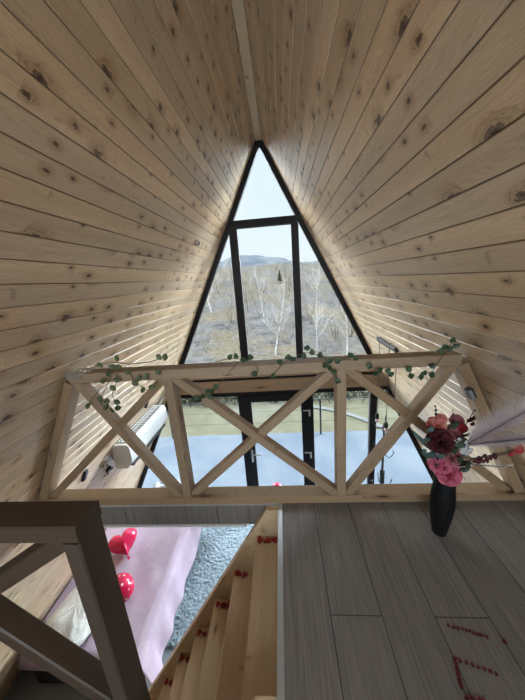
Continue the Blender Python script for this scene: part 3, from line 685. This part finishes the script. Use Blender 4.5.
def spray(name, label, cat, pts, buds, mt, br=.007, stemmat=M_twig):
    t = thing(name, label, cat, pts[-1]); P = [Vector((VX, VY, .12)), neck]+list(pts)
    MB().tube(P, [.002]*(len(P)-1)+[.001], 5).obj('stem', stemmat, t)
    for c, r in buds:
        b = MB()
        for k in range(5):
            a = k*1.257+R.random(); d = Vector((math.cos(a), -.3+.3*math.sin(a*2), math.sin(a))).normalized(); petal_patch(b, Vector(c), d, Vector((0, -1, .2)).cross(d).cross(d).normalized()*-1, r*1.1, r*1.2, .6)
        b.obj('bud' if r < .008 else 'bloom', mt, t, smooth=True)
    return t
spray('budded_twig', 'thin dark budded twig sticking up above the coral bloom', 'twig', [fp((160, 190), 1.22), fp((152, 110), 1.23), fp((146, 60), 1.23)], [(fp((146, 68), 1.23), .005), (fp((150, 84), 1.23), .006), (fp((149, 100), 1.23), .007)], M_twig)
spray('budded_twig', 'short dark twig above the dusty pink bloom at the top', 'twig', [fp((225, 180), 1.22), fp((224, 110), 1.23), fp((222, 78), 1.23)], [(fp((222, 84), 1.23), .004), (fp((223, 100), 1.23), .005)], M_twig)
spray('budded_twig', 'dark twig with tiny red buds leaning towards the right wall', 'twig', [fp((262, 170), 1.2), fp((292, 120), 1.19), fp((312, 82), 1.19)], [(fp((292, 122), 1.19), .012), (fp((303, 118), 1.19), .011), (fp((284, 126), 1.19), .010), (fp((313, 84), 1.19), .005), (fp((302, 140), 1.19), .010)], M_bu)
def axp(q, X): return at(*Z4(*q), X=X)
spray('blossom_branch', 'branch of dark red blossoms reaching along the right wall below the plume', 'branch', [fp((260, 285), 1.16), fp((330, 285), 1.10), fp((380, 280), 1.06), fp((450, 268), 1.02), fp((495, 245), .99)],
      [(fp((322, 288), 1.10), .019), (fp((355, 293), 1.08), .014), (fp((350, 275), 1.08), .010), (fp((385, 276), 1.06), .017), (fp((455, 268), 1.02), .010)], M_bu)
spray('blossom_branch', 'single bright red blossom at the tip nearest the right edge', 'blossom', [fp((300, 290), 1.12), fp((440, 262), 1.01), fp((490, 244), .985)], [(fp((490, 244), .985), .019), (fp((462, 266), 1.0), .010)], M_rd)
spray('berry_spray', 'pale sprig of tiny cream flowers below the red blossoms', 'sprig', [fp((270, 310), 1.15), fp((360, 318), 1.07), fp((470, 325), 1.0)], [(fp((300+i*14, 316+R.uniform(-8, 8)), 1.12-i*.009), .006) for i in range(13)], mat('cream_floret', (.5, .47, .42), .8))
def leaf(b, c, d, up, L_, w, lob=0):
    d = d.normalized(); x = d.cross(up).normalized(); up = x.cross(d); n = 6
    def fn(u, v):
        s_ = (u-.5)*2; ww = w*math.sin(math.pi*min(max(v, .0), 1))**.7*(1+lob*.5*math.cos(v*9.5))
        return c+d*L_*v+x*s_*ww*.5+up*(abs(s_)*w*.12-L_*.18*v*v)
    b.grid(fn, 2, n)
def leafspray(name, label, tips, mt, L_, w):
    t = thing(name, label, 'leaves', neck); s_ = MB(); b = MB()
    for tip in tips:
        s_.tube([Vector((VX, VY, .15)), neck, (neck+tip)/2+Vector((0, 0, .02)), tip], .0018, 5)
        for k in range(5):
            f = .35+.65*k/4; p = neck.lerp(tip, f)+Vector((0, 0, .02*(1-f))); d = (tip-neck).normalized()+Vector((R.uniform(-1, 1), R.uniform(-1, .3), R.uniform(-.8, .8)))*.9
            leaf(b, p, d, Vector((0, -1, .3)), L_*R.uniform(.8, 1.1), w)
    s_.obj('stem', M_stem, t); b.obj('leaves', mt, t, smooth=True); return t
leafspray('eucalyptus_sprig', 'blue-green leafy sprig at the side of the burgundy rose', [fp((98, 215), 1.18), fp((105, 265), 1.17), fp((118, 180), 1.19), fp((145, 265), 1.15)], M_teal, .055, .03)
leafspray('leafy_sprig', 'dark green leafy sprig beside the hot pink bloom towards the wall', [fp((285, 330), 1.14), fp((262, 300), 1.15), fp((275, 230), 1.16), fp((225, 240), 1.15), fp((255, 195), 1.2), fp((200, 165), 1.22)], mottled('deep_green_leaf', (.02, .035, .02), (.035, .06, .03), 30., .6), .06, .028)
t = thing('long_leaf', 'long curved grey-green leaf leaning out towards the window', 'leaf', neck); b = MB(); p0 = fp((125, 250), 1.2); leaf(b, p0, fp((58, 175), 1.2)-p0, Vector((0, -1, .2)), (fp((58, 175), 1.2)-p0).length*1.05, .02); b.obj('blade', M_teal, t, smooth=True); stem(None, p0, .002, t)
# white filler flowers
t = thing('white_filler_flower', 'cluster of small white florets at the base of the pale plume', 'flower', neck); b = MB()
for i in range(26):
    c = fp((R.uniform(240, 300), R.uniform(205, 265)), R.uniform(1.14, 1.2))
    for k in range(4):
        a = k*1.57+R.random(); d = Vector((math.cos(a), -.2, math.sin(a))).normalized(); petal_patch(b, c, d, Vector((0, -1, .1)), .011, .012, .4)
b.obj('florets', mat('white_floret', (.55, .55, .56), .8), t); stem(None, fp((255, 250), 1.17), .002, t)
def plume(label, tipq, Y1, seed, spread, n=1500):
    R3 = random.Random(seed); base = fp((275, 232), 1.17); tip = fp(tipq, Y1)
    t = thing('pampas_plume', label, 'plume', base); MB().tube([Vector((VX, VY, .15)), neck, base, tip], [.003, .003, .002, .0008], 6).obj('stem', M_plume, t)
    b = MB(); ax = (tip-base); L_ = ax.length; d = ax.normalized()
    for i in range(n):
        f = R3.random()**.8; p = base+ax*f; rnd = Vector((R3.gauss(0, 1), R3.gauss(0, 1), R3.gauss(0, 1))); rnd = (rnd-d*rnd.dot(d)).normalized()
        l = R3.uniform(.06, .15)*(1.1-.5*abs(f-.4)); q = p+rnd*l*spread+d*l*.9; mid = p+rnd*l*spread*.35+d*l*.5; w_ = .0009
        side = (q-p).cross(Vector((0, 1, .2))).normalized()*w_; o = len(b.v)
        b.v += [tuple(p-side), tuple(p+side), tuple(mid+side), tuple(mid-side), tuple(q)]
        b.face([o, o+1, o+2, o+3]); b.face([o+3, o+2, o+4])
    ob = b.obj('plume_hairs', M_plume, t)
    return t
plume('upper pale grey feathery plume fanning up towards the right wall', (560, 70), .90, 1, .45)
plume('lower pale grey feathery plume below the upper one, above the red blossoms', (600, 200), .86, 2, .28, 1800)
plume('short pale grey plume in the fan closest to the dusty pink blooms', (420, 120), 1.03, 3, .45, 700)

# ------------------------------------------------------------------ garlands on the railing
def garland(label, vine, leaves, mt, round_=False, seed=0):
    R4 = random.Random(seed); t = thing('ivy_garland', label, 'garland', at(*vine[0][0], Y=1.42)); s_ = MB(); b = MB()
    for strand in vine:
        s_.tube([at(x, y, Y=1.425+R4.uniform(-.01, .01)) for x, y in strand], .0022, 5)
    for x, y in leaves:
        c = at(x, y, Y=1.415+R4.uniform(-.02, .01)); d = Vector((R4.uniform(-1, 1), R4.uniform(-.4, .1), R4.uniform(-1, .4)))
        L_ = .043 if round_ else .038; c = c-d.normalized()*L_*.5
        leaf(b, c, d, Vector((R4.uniform(-.3, .3), -1, R4.uniform(0, .8))), L_, L_*(.75 if round_ else .8), 0 if round_ else .45)
    s_.obj('vine', M_stem, t); b.obj('leaves', mt, t, smooth=False); return t
garland('round-leaved garland hanging at the left end of the railing', [[(95, 366), (112, 362), (130, 364), (150, 362), (162, 358)], [(108, 364), (110, 378), (104, 392), (98, 400), (108, 412)], [(114, 364), (117, 380), (112, 395), (118, 407)], [(125, 366), (135, 382), (146, 390), (152, 388)], [(98, 392), (92, 398), (88, 406)]],
        [(100, 365), (117, 358), (118, 367), (113, 367), (103, 381), (117, 380), (113, 388), (88, 406), (100, 399), (106, 407), (107, 401), (117, 402), (118, 408), (108, 374), (138, 379), (143, 390), (135, 383), (152, 387), (146, 377), (159, 357), (165, 357), (112, 410), (128, 372), (158, 372)], M_leaf2, True, 1)
garland('dark ivy garland on the railing just right of its left post', [[(215, 362), (230, 358), (252, 360), (258, 370), (256, 376)], [(238, 362), (225, 378), (215, 388), (205, 394), (199, 402)]],
        [(230, 357), (236, 356), (250.5, 357), (207.7, 391), (199, 400), (203, 396), (216, 386.6), (212, 391), (254, 374), (243, 360), (196, 398), (210, 397)], M_leaf, False, 2)
garland('dark ivy garland on the railing top around the right post', [[(270, 378), (285, 362), (305, 352), (322, 356), (338, 360), (351, 356)], [(329, 358), (330, 368), (336, 376), (338, 384)]],
        [(273, 376), (307, 348), (312, 352), (288, 357), (293, 359), (320, 355), (329.4, 361), (329.4, 368), (325, 365), (338, 381), (334, 372), (338, 361), (350.6, 355), (304, 356), (280, 362), (355, 358)], M_leaf, False, 3)
garland('dark ivy garland hanging from the railing at its right end', [[(370, 366), (382, 371), (392, 370)], [(405, 366), (411, 374), (422, 373), (432, 372), (440, 360), (447, 350), (453, 341)]],
        [(369.5, 366), (380, 370), (376, 373), (388, 370.6), (391, 374), (409, 369), (411, 376), (424, 373), (421, 377), (432, 366), (432, 375), (453, 340), (445, 347), (441, 351), (450, 349), (456, 346)], M_leaf, False, 4)

# ------------------------------------------------------------------ outside
ZG = -3.0
def terrace_mat():
    M = mat('pale_terrace_tile', (.66, .68, .70), .6); t = NT(M); g = t.n('ShaderNodeTexCoord').outputs['Object']
    n = t.noise(g, 1.3, 4, .6); n2 = t.noise(g, 14., 3, .6)
    c = t.mix(t.smooth(n, .4, .62), (.48, .55, .66), (.62, .68, .77)); c = t.mix(t.m('MULTIPLY', n2, .25), c, (.42, .5, .6)); t.t.links.new(c, t.b.inputs['Base Color']); return M
MB().box((-5.5, YW+.165, ZF-.5), (5.5, 6.45, ZF-.08)).obj('terrace', terrace_mat(), kind='structure')
M_postg = mat('grey_post_paint', (.30, .35, .40), .5)
fn_ = thing('terrace_railing', 'thin grey terrace railing with cables beyond the glass door', 'railing', (0, 6.36, ZF-.08))
MB().tube([(-5.3, 6.36, -1.60), (5.3, 6.36, -1.60)], .009, 8).obj('top_rail', M_postg, fn_)
for z in (-1.88, -2.2):
    MB().tube([(-5.3, 6.36, z), (5.3, 6.36, z)], .0035, 6).obj('cable', M_postg, fn_)
for x in (-4.9, -2.95, 1.02, 3.0, 4.9):
    MB().box((x-.02, 6.34, ZF-.08), (x+.02, 6.38, -1.58)).obj('post', M_postg, fn_)
def hz(x, y):
    d = y-15-2.5*noise.noise(Vector((x*.03, 0, 3))); z = ZG
    if d > 0:
        k = min(d/85, 1.6); z += 8.9*(k**.92)*(1+.16*noise.noise(Vector((x*.025, y*.02, 1)))) + min(d/10, 1)*(1.2*noise.noise(Vector((x*.06, y*.05, 2)))+.5*noise.noise(Vector((x*.2, y*.17, 5))))
        z += -.012*x*min(d/40, 1)*3
    if y > 110: z -= (y-110)*.1
    return z
def ground_mat():
    M = mat('winter_hillside', (.3, .27, .2), .95); t = NT(M); g = t.n('ShaderNodeTexCoord').outputs['Object']; sp = t.n('ShaderNodeSeparateXYZ', {0: g})
    n1 = t.noise(g, .22, 6, .65); n2 = t.noise(g, .9, 7, .78); n3 = t.noise(t.comb(t.m('MULTIPLY', sp.outputs[0], 4.), t.m('MULTIPLY', sp.outputs[1], .7), t.m('MULTIPLY', sp.outputs[2], 9.)), 1., 4, .7)
    brush = t.mix(t.smooth(n2, .3, .7), (.20, .18, .175), (.70, .63, .60)); brush = t.mix(t.smooth(n1, .42, .6), brush, (.60, .47, .30)); brush = t.mix(t.m('MULTIPLY', t.smooth(n3, .5, .7), .6), brush, (.60, .57, .54))
    brush = t.mix(t.m('MULTIPLY', t.smooth(n3, .28, .42, 1., 0.), .5), brush, (.12, .105, .095))
    n4 = t.noise(g, 3.2, 5, .75); brush = t.mix(t.m('MULTIPLY', t.smooth(n4, .5, .62), .55), brush, (.82, .77, .73)); brush = t.mix(t.m('MULTIPLY', t.smooth(n4, .36, .46, 1., 0.), .5), brush, (.13, .11, .10))
    lawn = t.mix(t.smooth(n2, .35, .65), (.50, .45, .29), (.68, .62, .44)); lawn = t.mix(t.smooth(n1, .5, .65), lawn, (.74, .69, .56))
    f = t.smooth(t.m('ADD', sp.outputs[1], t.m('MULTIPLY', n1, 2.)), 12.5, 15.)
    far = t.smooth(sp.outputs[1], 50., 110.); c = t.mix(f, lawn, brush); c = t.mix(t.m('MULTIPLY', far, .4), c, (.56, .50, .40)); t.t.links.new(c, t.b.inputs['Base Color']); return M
b = MB()
def gf(u, v):
    y = 4.4+125*v**1.9; x = (u-.5)*2*(14+y*1.5); return Vector((x, y, hz(x, y)))
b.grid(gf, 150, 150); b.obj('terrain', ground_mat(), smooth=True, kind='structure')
b = MB()
def mf(u, v):
    x = (u-.5)*1600; y = 420+500*v
    h_ = 76*math.sin(min(v*1.4, 1)*math.pi/2)*(1+.38*noise.noise(Vector((x*.006, 0, 9)))+.14*noise.noise(Vector((x*.02, y*.02, 9))))-22
    return Vector((x, y, h_+5*noise.noise(Vector((x*.03, y*.02, 2)))))
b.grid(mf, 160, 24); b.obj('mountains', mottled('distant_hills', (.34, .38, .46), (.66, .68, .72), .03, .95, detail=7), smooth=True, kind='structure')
# pale footpath in the field
b = MB(); P = [at(x, y, Z=ZG+.03) for x, y in ((300, 404.5), (318, 407), (340, 411), (356, 416), (372, 422), (392, 431))]
for q in range(len(P)-1):
    a, c = P[q], P[q+1]; s_ = (c-a).cross(Vector((0, 0, 1))).normalized()*.09
    o = len(b.v); b.v += [tuple(a-s_), tuple(a+s_), tuple(c+s_), tuple(c-s_)]; b.face([o, o+1, o+2, o+3])
b.obj('path', mat('pale_gravel', (.72, .72, .68), .9), kind='structure')
M_birch = mottled('birch_bark', (.62, .58, .54), (.42, .38, .35), 3., .8); M_brush = mat('grey_brown_twigs', (.26, .215, .18), .9); M_tan = mat('tan_twigs', (.45, .37, .28), .9)
def branch(b, p, d, L_, r, depth, RR, spread, n=3):
    k = 3; P = [p]; dd = d.copy()
    for i in range(k):
        dd = (dd+Vector((RR.gauss(0, .12), RR.gauss(0, .12), RR.gauss(.05, .08)))).normalized(); P.append(P[-1]+dd*L_/k)
    b.tube(P, [r*(1-.6*i/k) for i in range(k+1)], 3 if depth < 2 else 5, cap=False)
    if depth > 0:
        m_ = n+(3 if depth > 1 else 1)
        for i in range(m_):
            f = RR.uniform(.3, 1.); idx = min(int(f*k), k-1); q = P[idx].lerp(P[idx+1], f*k-idx) if f < 1 else P[-1]
            a = RR.uniform(0, 2*math.pi); s_ = Vector((math.cos(a), math.sin(a), 0)); branch(b, q, (dd*1.0+s_*spread+Vector((0, 0, .25))).normalized(), L_*RR.uniform(.4, .62), r*.45, depth-1, RR, spread, n)
def tree_mesh(seed, Hh, r, depth, mt, spread, nm, trunks=1, n=4):
    RR = random.Random(seed); b = MB()
    for k in range(trunks):
        a = RR.uniform(0, 6.3); lean = Vector((math.cos(a), math.sin(a), 0))*(.10 if trunks == 1 else .4)
        # leading stem and side limbs
        P = [Vector((0, 0, -.2))]; dd = (Vector((0, 0, 1))+lean).normalized()
        for i in range(6): dd = (dd+Vector((RR.gauss(0, .05), RR.gauss(0, .05), .08))).normalized(); P.append(P[-1]+dd*Hh/6*RR.uniform(.9, 1.1))
        b.tube(P, [r*(1-.145*i) for i in range(7)], 6, cap=False)
        for i in range(16 if trunks == 1 else 7):
            f = RR.uniform(.22, .98); ii = min(int(f*6), 5); q = P[ii].lerp(P[ii+1], f*6-ii); a = RR.uniform(0, 6.3)
            branch(b, q, Vector((math.cos(a)*spread, math.sin(a)*spread, 1.)).normalized(), Hh*(.42-.26*f), r*.4*(1.1-f), depth-1, RR, spread*.8, n-2)
    return b.obj(nm, mt)
protos = [tree_mesh(11, 5.4, .06, 3, M_birch, .75, 'birch_tree'), tree_mesh(12, 4.6, .05, 3, M_birch, .85, 'birch_tree'), tree_mesh(13, 4.2, .05, 3, M_tan, .8, 'bare_tree'), tree_mesh(14, 4., .05, 3, M_brush, .9, 'bare_tree')]
shr = [tree_mesh(21, 1.7, .022, 2, M_brush, 1., 'bare_shrub', 4), tree_mesh(22, 1.5, .02, 2, M_tan, 1., 'bare_shrub', 4)]
used = set()
def plant(pr, x, y, s, label, cat, group):
    if pr.name not in used: o = pr; used.add(pr.name)
    else: o = pr.copy(); COL.objects.link(o)
    o.location = (x, y, hz(x, y)); o.scale = (s,)*3; o.rotation_euler = (0, 0, R.uniform(0, 6.3)); tag(o, label, cat, group)
def groundhit(px, py, y0=10):
    d = FW+RT*((px-262.5)/F)-UP*((py-350)/F); t_ = y0/d.y
    while t_ < 200:
        p = EYE+d*t_
        if p.z <= hz(p.x, p.y): return p
        t_ += .25
    return p
p = groundhit(275, 356); plant(protos[0], p.x, p.y, 1.0*(p.y/19), 'pale white-barked birch standing in the middle pane of the gable window', 'tree', None)
p = groundhit(347, 356); plant(protos[1], p.x, p.y, 1.15*(p.y/19), 'pale birch seen in the right pane of the gable window', 'tree', None)
p = groundhit(318, 352); plant(protos[1], p.x, p.y, .9*(p.y/19), 'slender pale birch just right of the right mullion', 'tree', None)
for i in range(46):
    y = R.uniform(17, 75); x = R.uniform(-.52, .42)*y; k = i % 4; 
    if k < 2: plant(protos[k], x, y, R.uniform(.7, 1.1), 'bare birch with pale trunk scattered over the brown hillside', 'tree', 'birches on the hillside')
    elif k == 2: plant(protos[2], x, y, R.uniform(.7, 1.2), 'bare tan-twigged tree scattered over the brown hillside', 'tree', 'tan bare trees on the hillside')
    else: plant(protos[3], x, y, R.uniform(.7, 1.2), 'bare grey-brown tree scattered over the brown hillside', 'tree', 'grey bare trees on the hillside')
for i in range(170):
    y = 15.5+75*R.random()**1.1; x = R.uniform(-.56, .5)*y; k = i % 2
    plant(shr[k], x, y, R.uniform(.7, 1.4), ('bare grey twiggy shrub on the hillside' if k == 0 else 'bare tan twiggy shrub on the hillside'), 'shrub', 'grey shrubs on the slope' if k == 0 else 'tan shrubs on the slope')
# conifer on the slope
p = groundhit(280, 283); t = thing('conifer_tree', 'small dark green conifer high on the far hillside', 'tree', (p.x, p.y, hz(p.x, p.y))); sc_ = p.y/105
MB().tube([(p.x, p.y, t.location.z-.2), (p.x, p.y, t.location.z+3*sc_)], .1*sc_, 6).obj('trunk', M_brush, t); b = MB()
for k in range(7):
    z = t.location.z+(.6+.55*k)*sc_; r = (1.35-.17*k)*sc_; b.lathe([(r, 0), (r*.75, .2*sc_), (.03, 1.0*sc_)], 9, (p.x, p.y, z))
b.obj('foliage', mottled('conifer_green', (.12, .16, .09), (.2, .24, .14), 1.), t)
# hedge: band of low dark bushes across the field
b = MB(); RR = random.Random(5)
for i in range(900):
    x = RR.uniform(-9, 9); y = 9.6+.25*RR.gauss(0, 1); h_ = RR.uniform(.15, .42)*(1+.5*noise.noise(Vector((x, 0, 0)))); a = RR.uniform(0, 6.3)
    P = [(x, y, ZG-.02), (x+.1*math.cos(a), y+.1*math.sin(a), ZG+h_*.5), (x+.25*math.cos(a), y+.2*math.sin(a), ZG+h_)]
    b.tube(P, [.012, .01, .004], 3, cap=False)
    for k in range(3): leaf(b, Vector(P[2 if k else 1]), Vector((RR.gauss(0, 1), RR.gauss(0, 1), .4)), Vector((0, 0, 1)), .12, .07)
b.obj('hedge', mottled('winter_hedge', (.10, .11, .08), (.17, .17, .12), 4.), label='low scrubby hedge across the field beyond the terrace', cat='hedge', kind='stuff')
for k, (a, c) in enumerate((((225, 196), (305, 216)), ((225, 238), (300, 262)), ((225, 244), (300, 254)))):
    A, B = at(*a, Y=40), at(*c, Y=40); D = (B-A); A2, B2 = A-D*1.5, B+D*1.5; M_ = (A2+B2)/2-Vector((0, 0, .6))
    MB().tube([A2, A2.lerp(M_, .5)-Vector((0, 0, .1)), M_, B2.lerp(M_, .5)-Vector((0, 0, .1)), B2], .016, 4).obj('power_line', M_grill, label=['highest thin power line crossing the top pane', 'middle thin power line crossing the sky above the hills', 'lowest thin power line just above the mountains'][k], cat='cable')

# outdoor colours darkened to offset the raised side sky, so they don't burn out
def deepen(names, f):
    for nm in names:
        M = bpy.data.materials[nm]; nt_ = M.node_tree; b_ = nt_.nodes['Principled BSDF']; hs = nt_.nodes.new('ShaderNodeHueSaturation'); hs.inputs['Value'].default_value = f
        i_ = b_.inputs['Base Color']
        if i_.links: nt_.links.new(i_.links[0].from_socket, hs.inputs['Color'])
        else: hs.inputs['Color'].default_value = i_.default_value
        nt_.links.new(hs.outputs[0], i_); b_.inputs['Specular IOR Level'].default_value = 0
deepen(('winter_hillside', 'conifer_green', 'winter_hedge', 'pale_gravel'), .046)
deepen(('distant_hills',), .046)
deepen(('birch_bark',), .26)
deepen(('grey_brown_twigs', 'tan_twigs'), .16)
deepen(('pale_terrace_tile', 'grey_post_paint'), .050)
# ------------------------------------------------------------------ light
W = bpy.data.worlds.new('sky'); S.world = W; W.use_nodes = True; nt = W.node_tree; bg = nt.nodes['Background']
class WT(NT):
    def __init__(s): s.t = nt
t = WT(); g = t.n('ShaderNodeTexCoord').outputs['Generated']; sp = t.n('ShaderNodeSeparateXYZ', {0: g})
el = sp.outputs[2]; fwd_ = sp.outputs[1]
cl = t.noise(g, 2.2, 5, .6)
base = t.mix(t.smooth(el, -.05, .55), (.90, .96, 1.0), (.72, .88, 1.0)); base = t.mix(t.smooth(cl, .4, .7), base, (1., 1., 1.))
K_FRONT, K_HIGH, K_REAR, K_SIDE = .122, .75, .95, 7.5  # unseen side, high and rear sky brightened to light the room
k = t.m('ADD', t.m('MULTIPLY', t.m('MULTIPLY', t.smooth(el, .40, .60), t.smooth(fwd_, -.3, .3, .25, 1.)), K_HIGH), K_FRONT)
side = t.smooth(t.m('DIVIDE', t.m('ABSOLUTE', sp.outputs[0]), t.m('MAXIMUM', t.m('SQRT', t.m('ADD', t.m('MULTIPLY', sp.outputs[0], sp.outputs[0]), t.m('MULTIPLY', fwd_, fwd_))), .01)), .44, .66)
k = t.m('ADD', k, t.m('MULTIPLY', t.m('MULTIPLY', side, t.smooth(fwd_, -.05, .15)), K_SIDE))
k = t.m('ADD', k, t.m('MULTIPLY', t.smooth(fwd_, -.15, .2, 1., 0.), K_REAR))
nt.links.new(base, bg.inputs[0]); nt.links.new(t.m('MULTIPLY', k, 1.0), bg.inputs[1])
def portal(loc, rot, sx, sy):
    L_ = bpy.data.lights.new('window_portal', 'AREA'); L_.shape = 'RECTANGLE'; L_.size = sx; L_.size_y = sy; L_.cycles.is_portal = True
    o = bpy.data.objects.new('window_portal', L_); COL.objects.link(o); o.location = loc; o.rotation_euler = rot
portal((0, YW+.2, .3), (-math.pi/2, 0, 0), 5.8, 5.8)
portal((0, YB-.2, 1.75), (math.pi/2, 0, 0), 3.1, 3.1)
vs = S.view_settings; vs.view_transform = 'Standard'; vs.look = 'None'; vs.gamma = 1; vs.use_curve_mapping = False; vs.exposure = 3.12
cy = S.cycles; cy.use_denoising = True; cy.max_bounces = 12; cy.diffuse_bounces = 8; cy.transparent_max_bounces = 16; cy.sample_clamp_indirect = 6; cy.use_adaptive_sampling = False
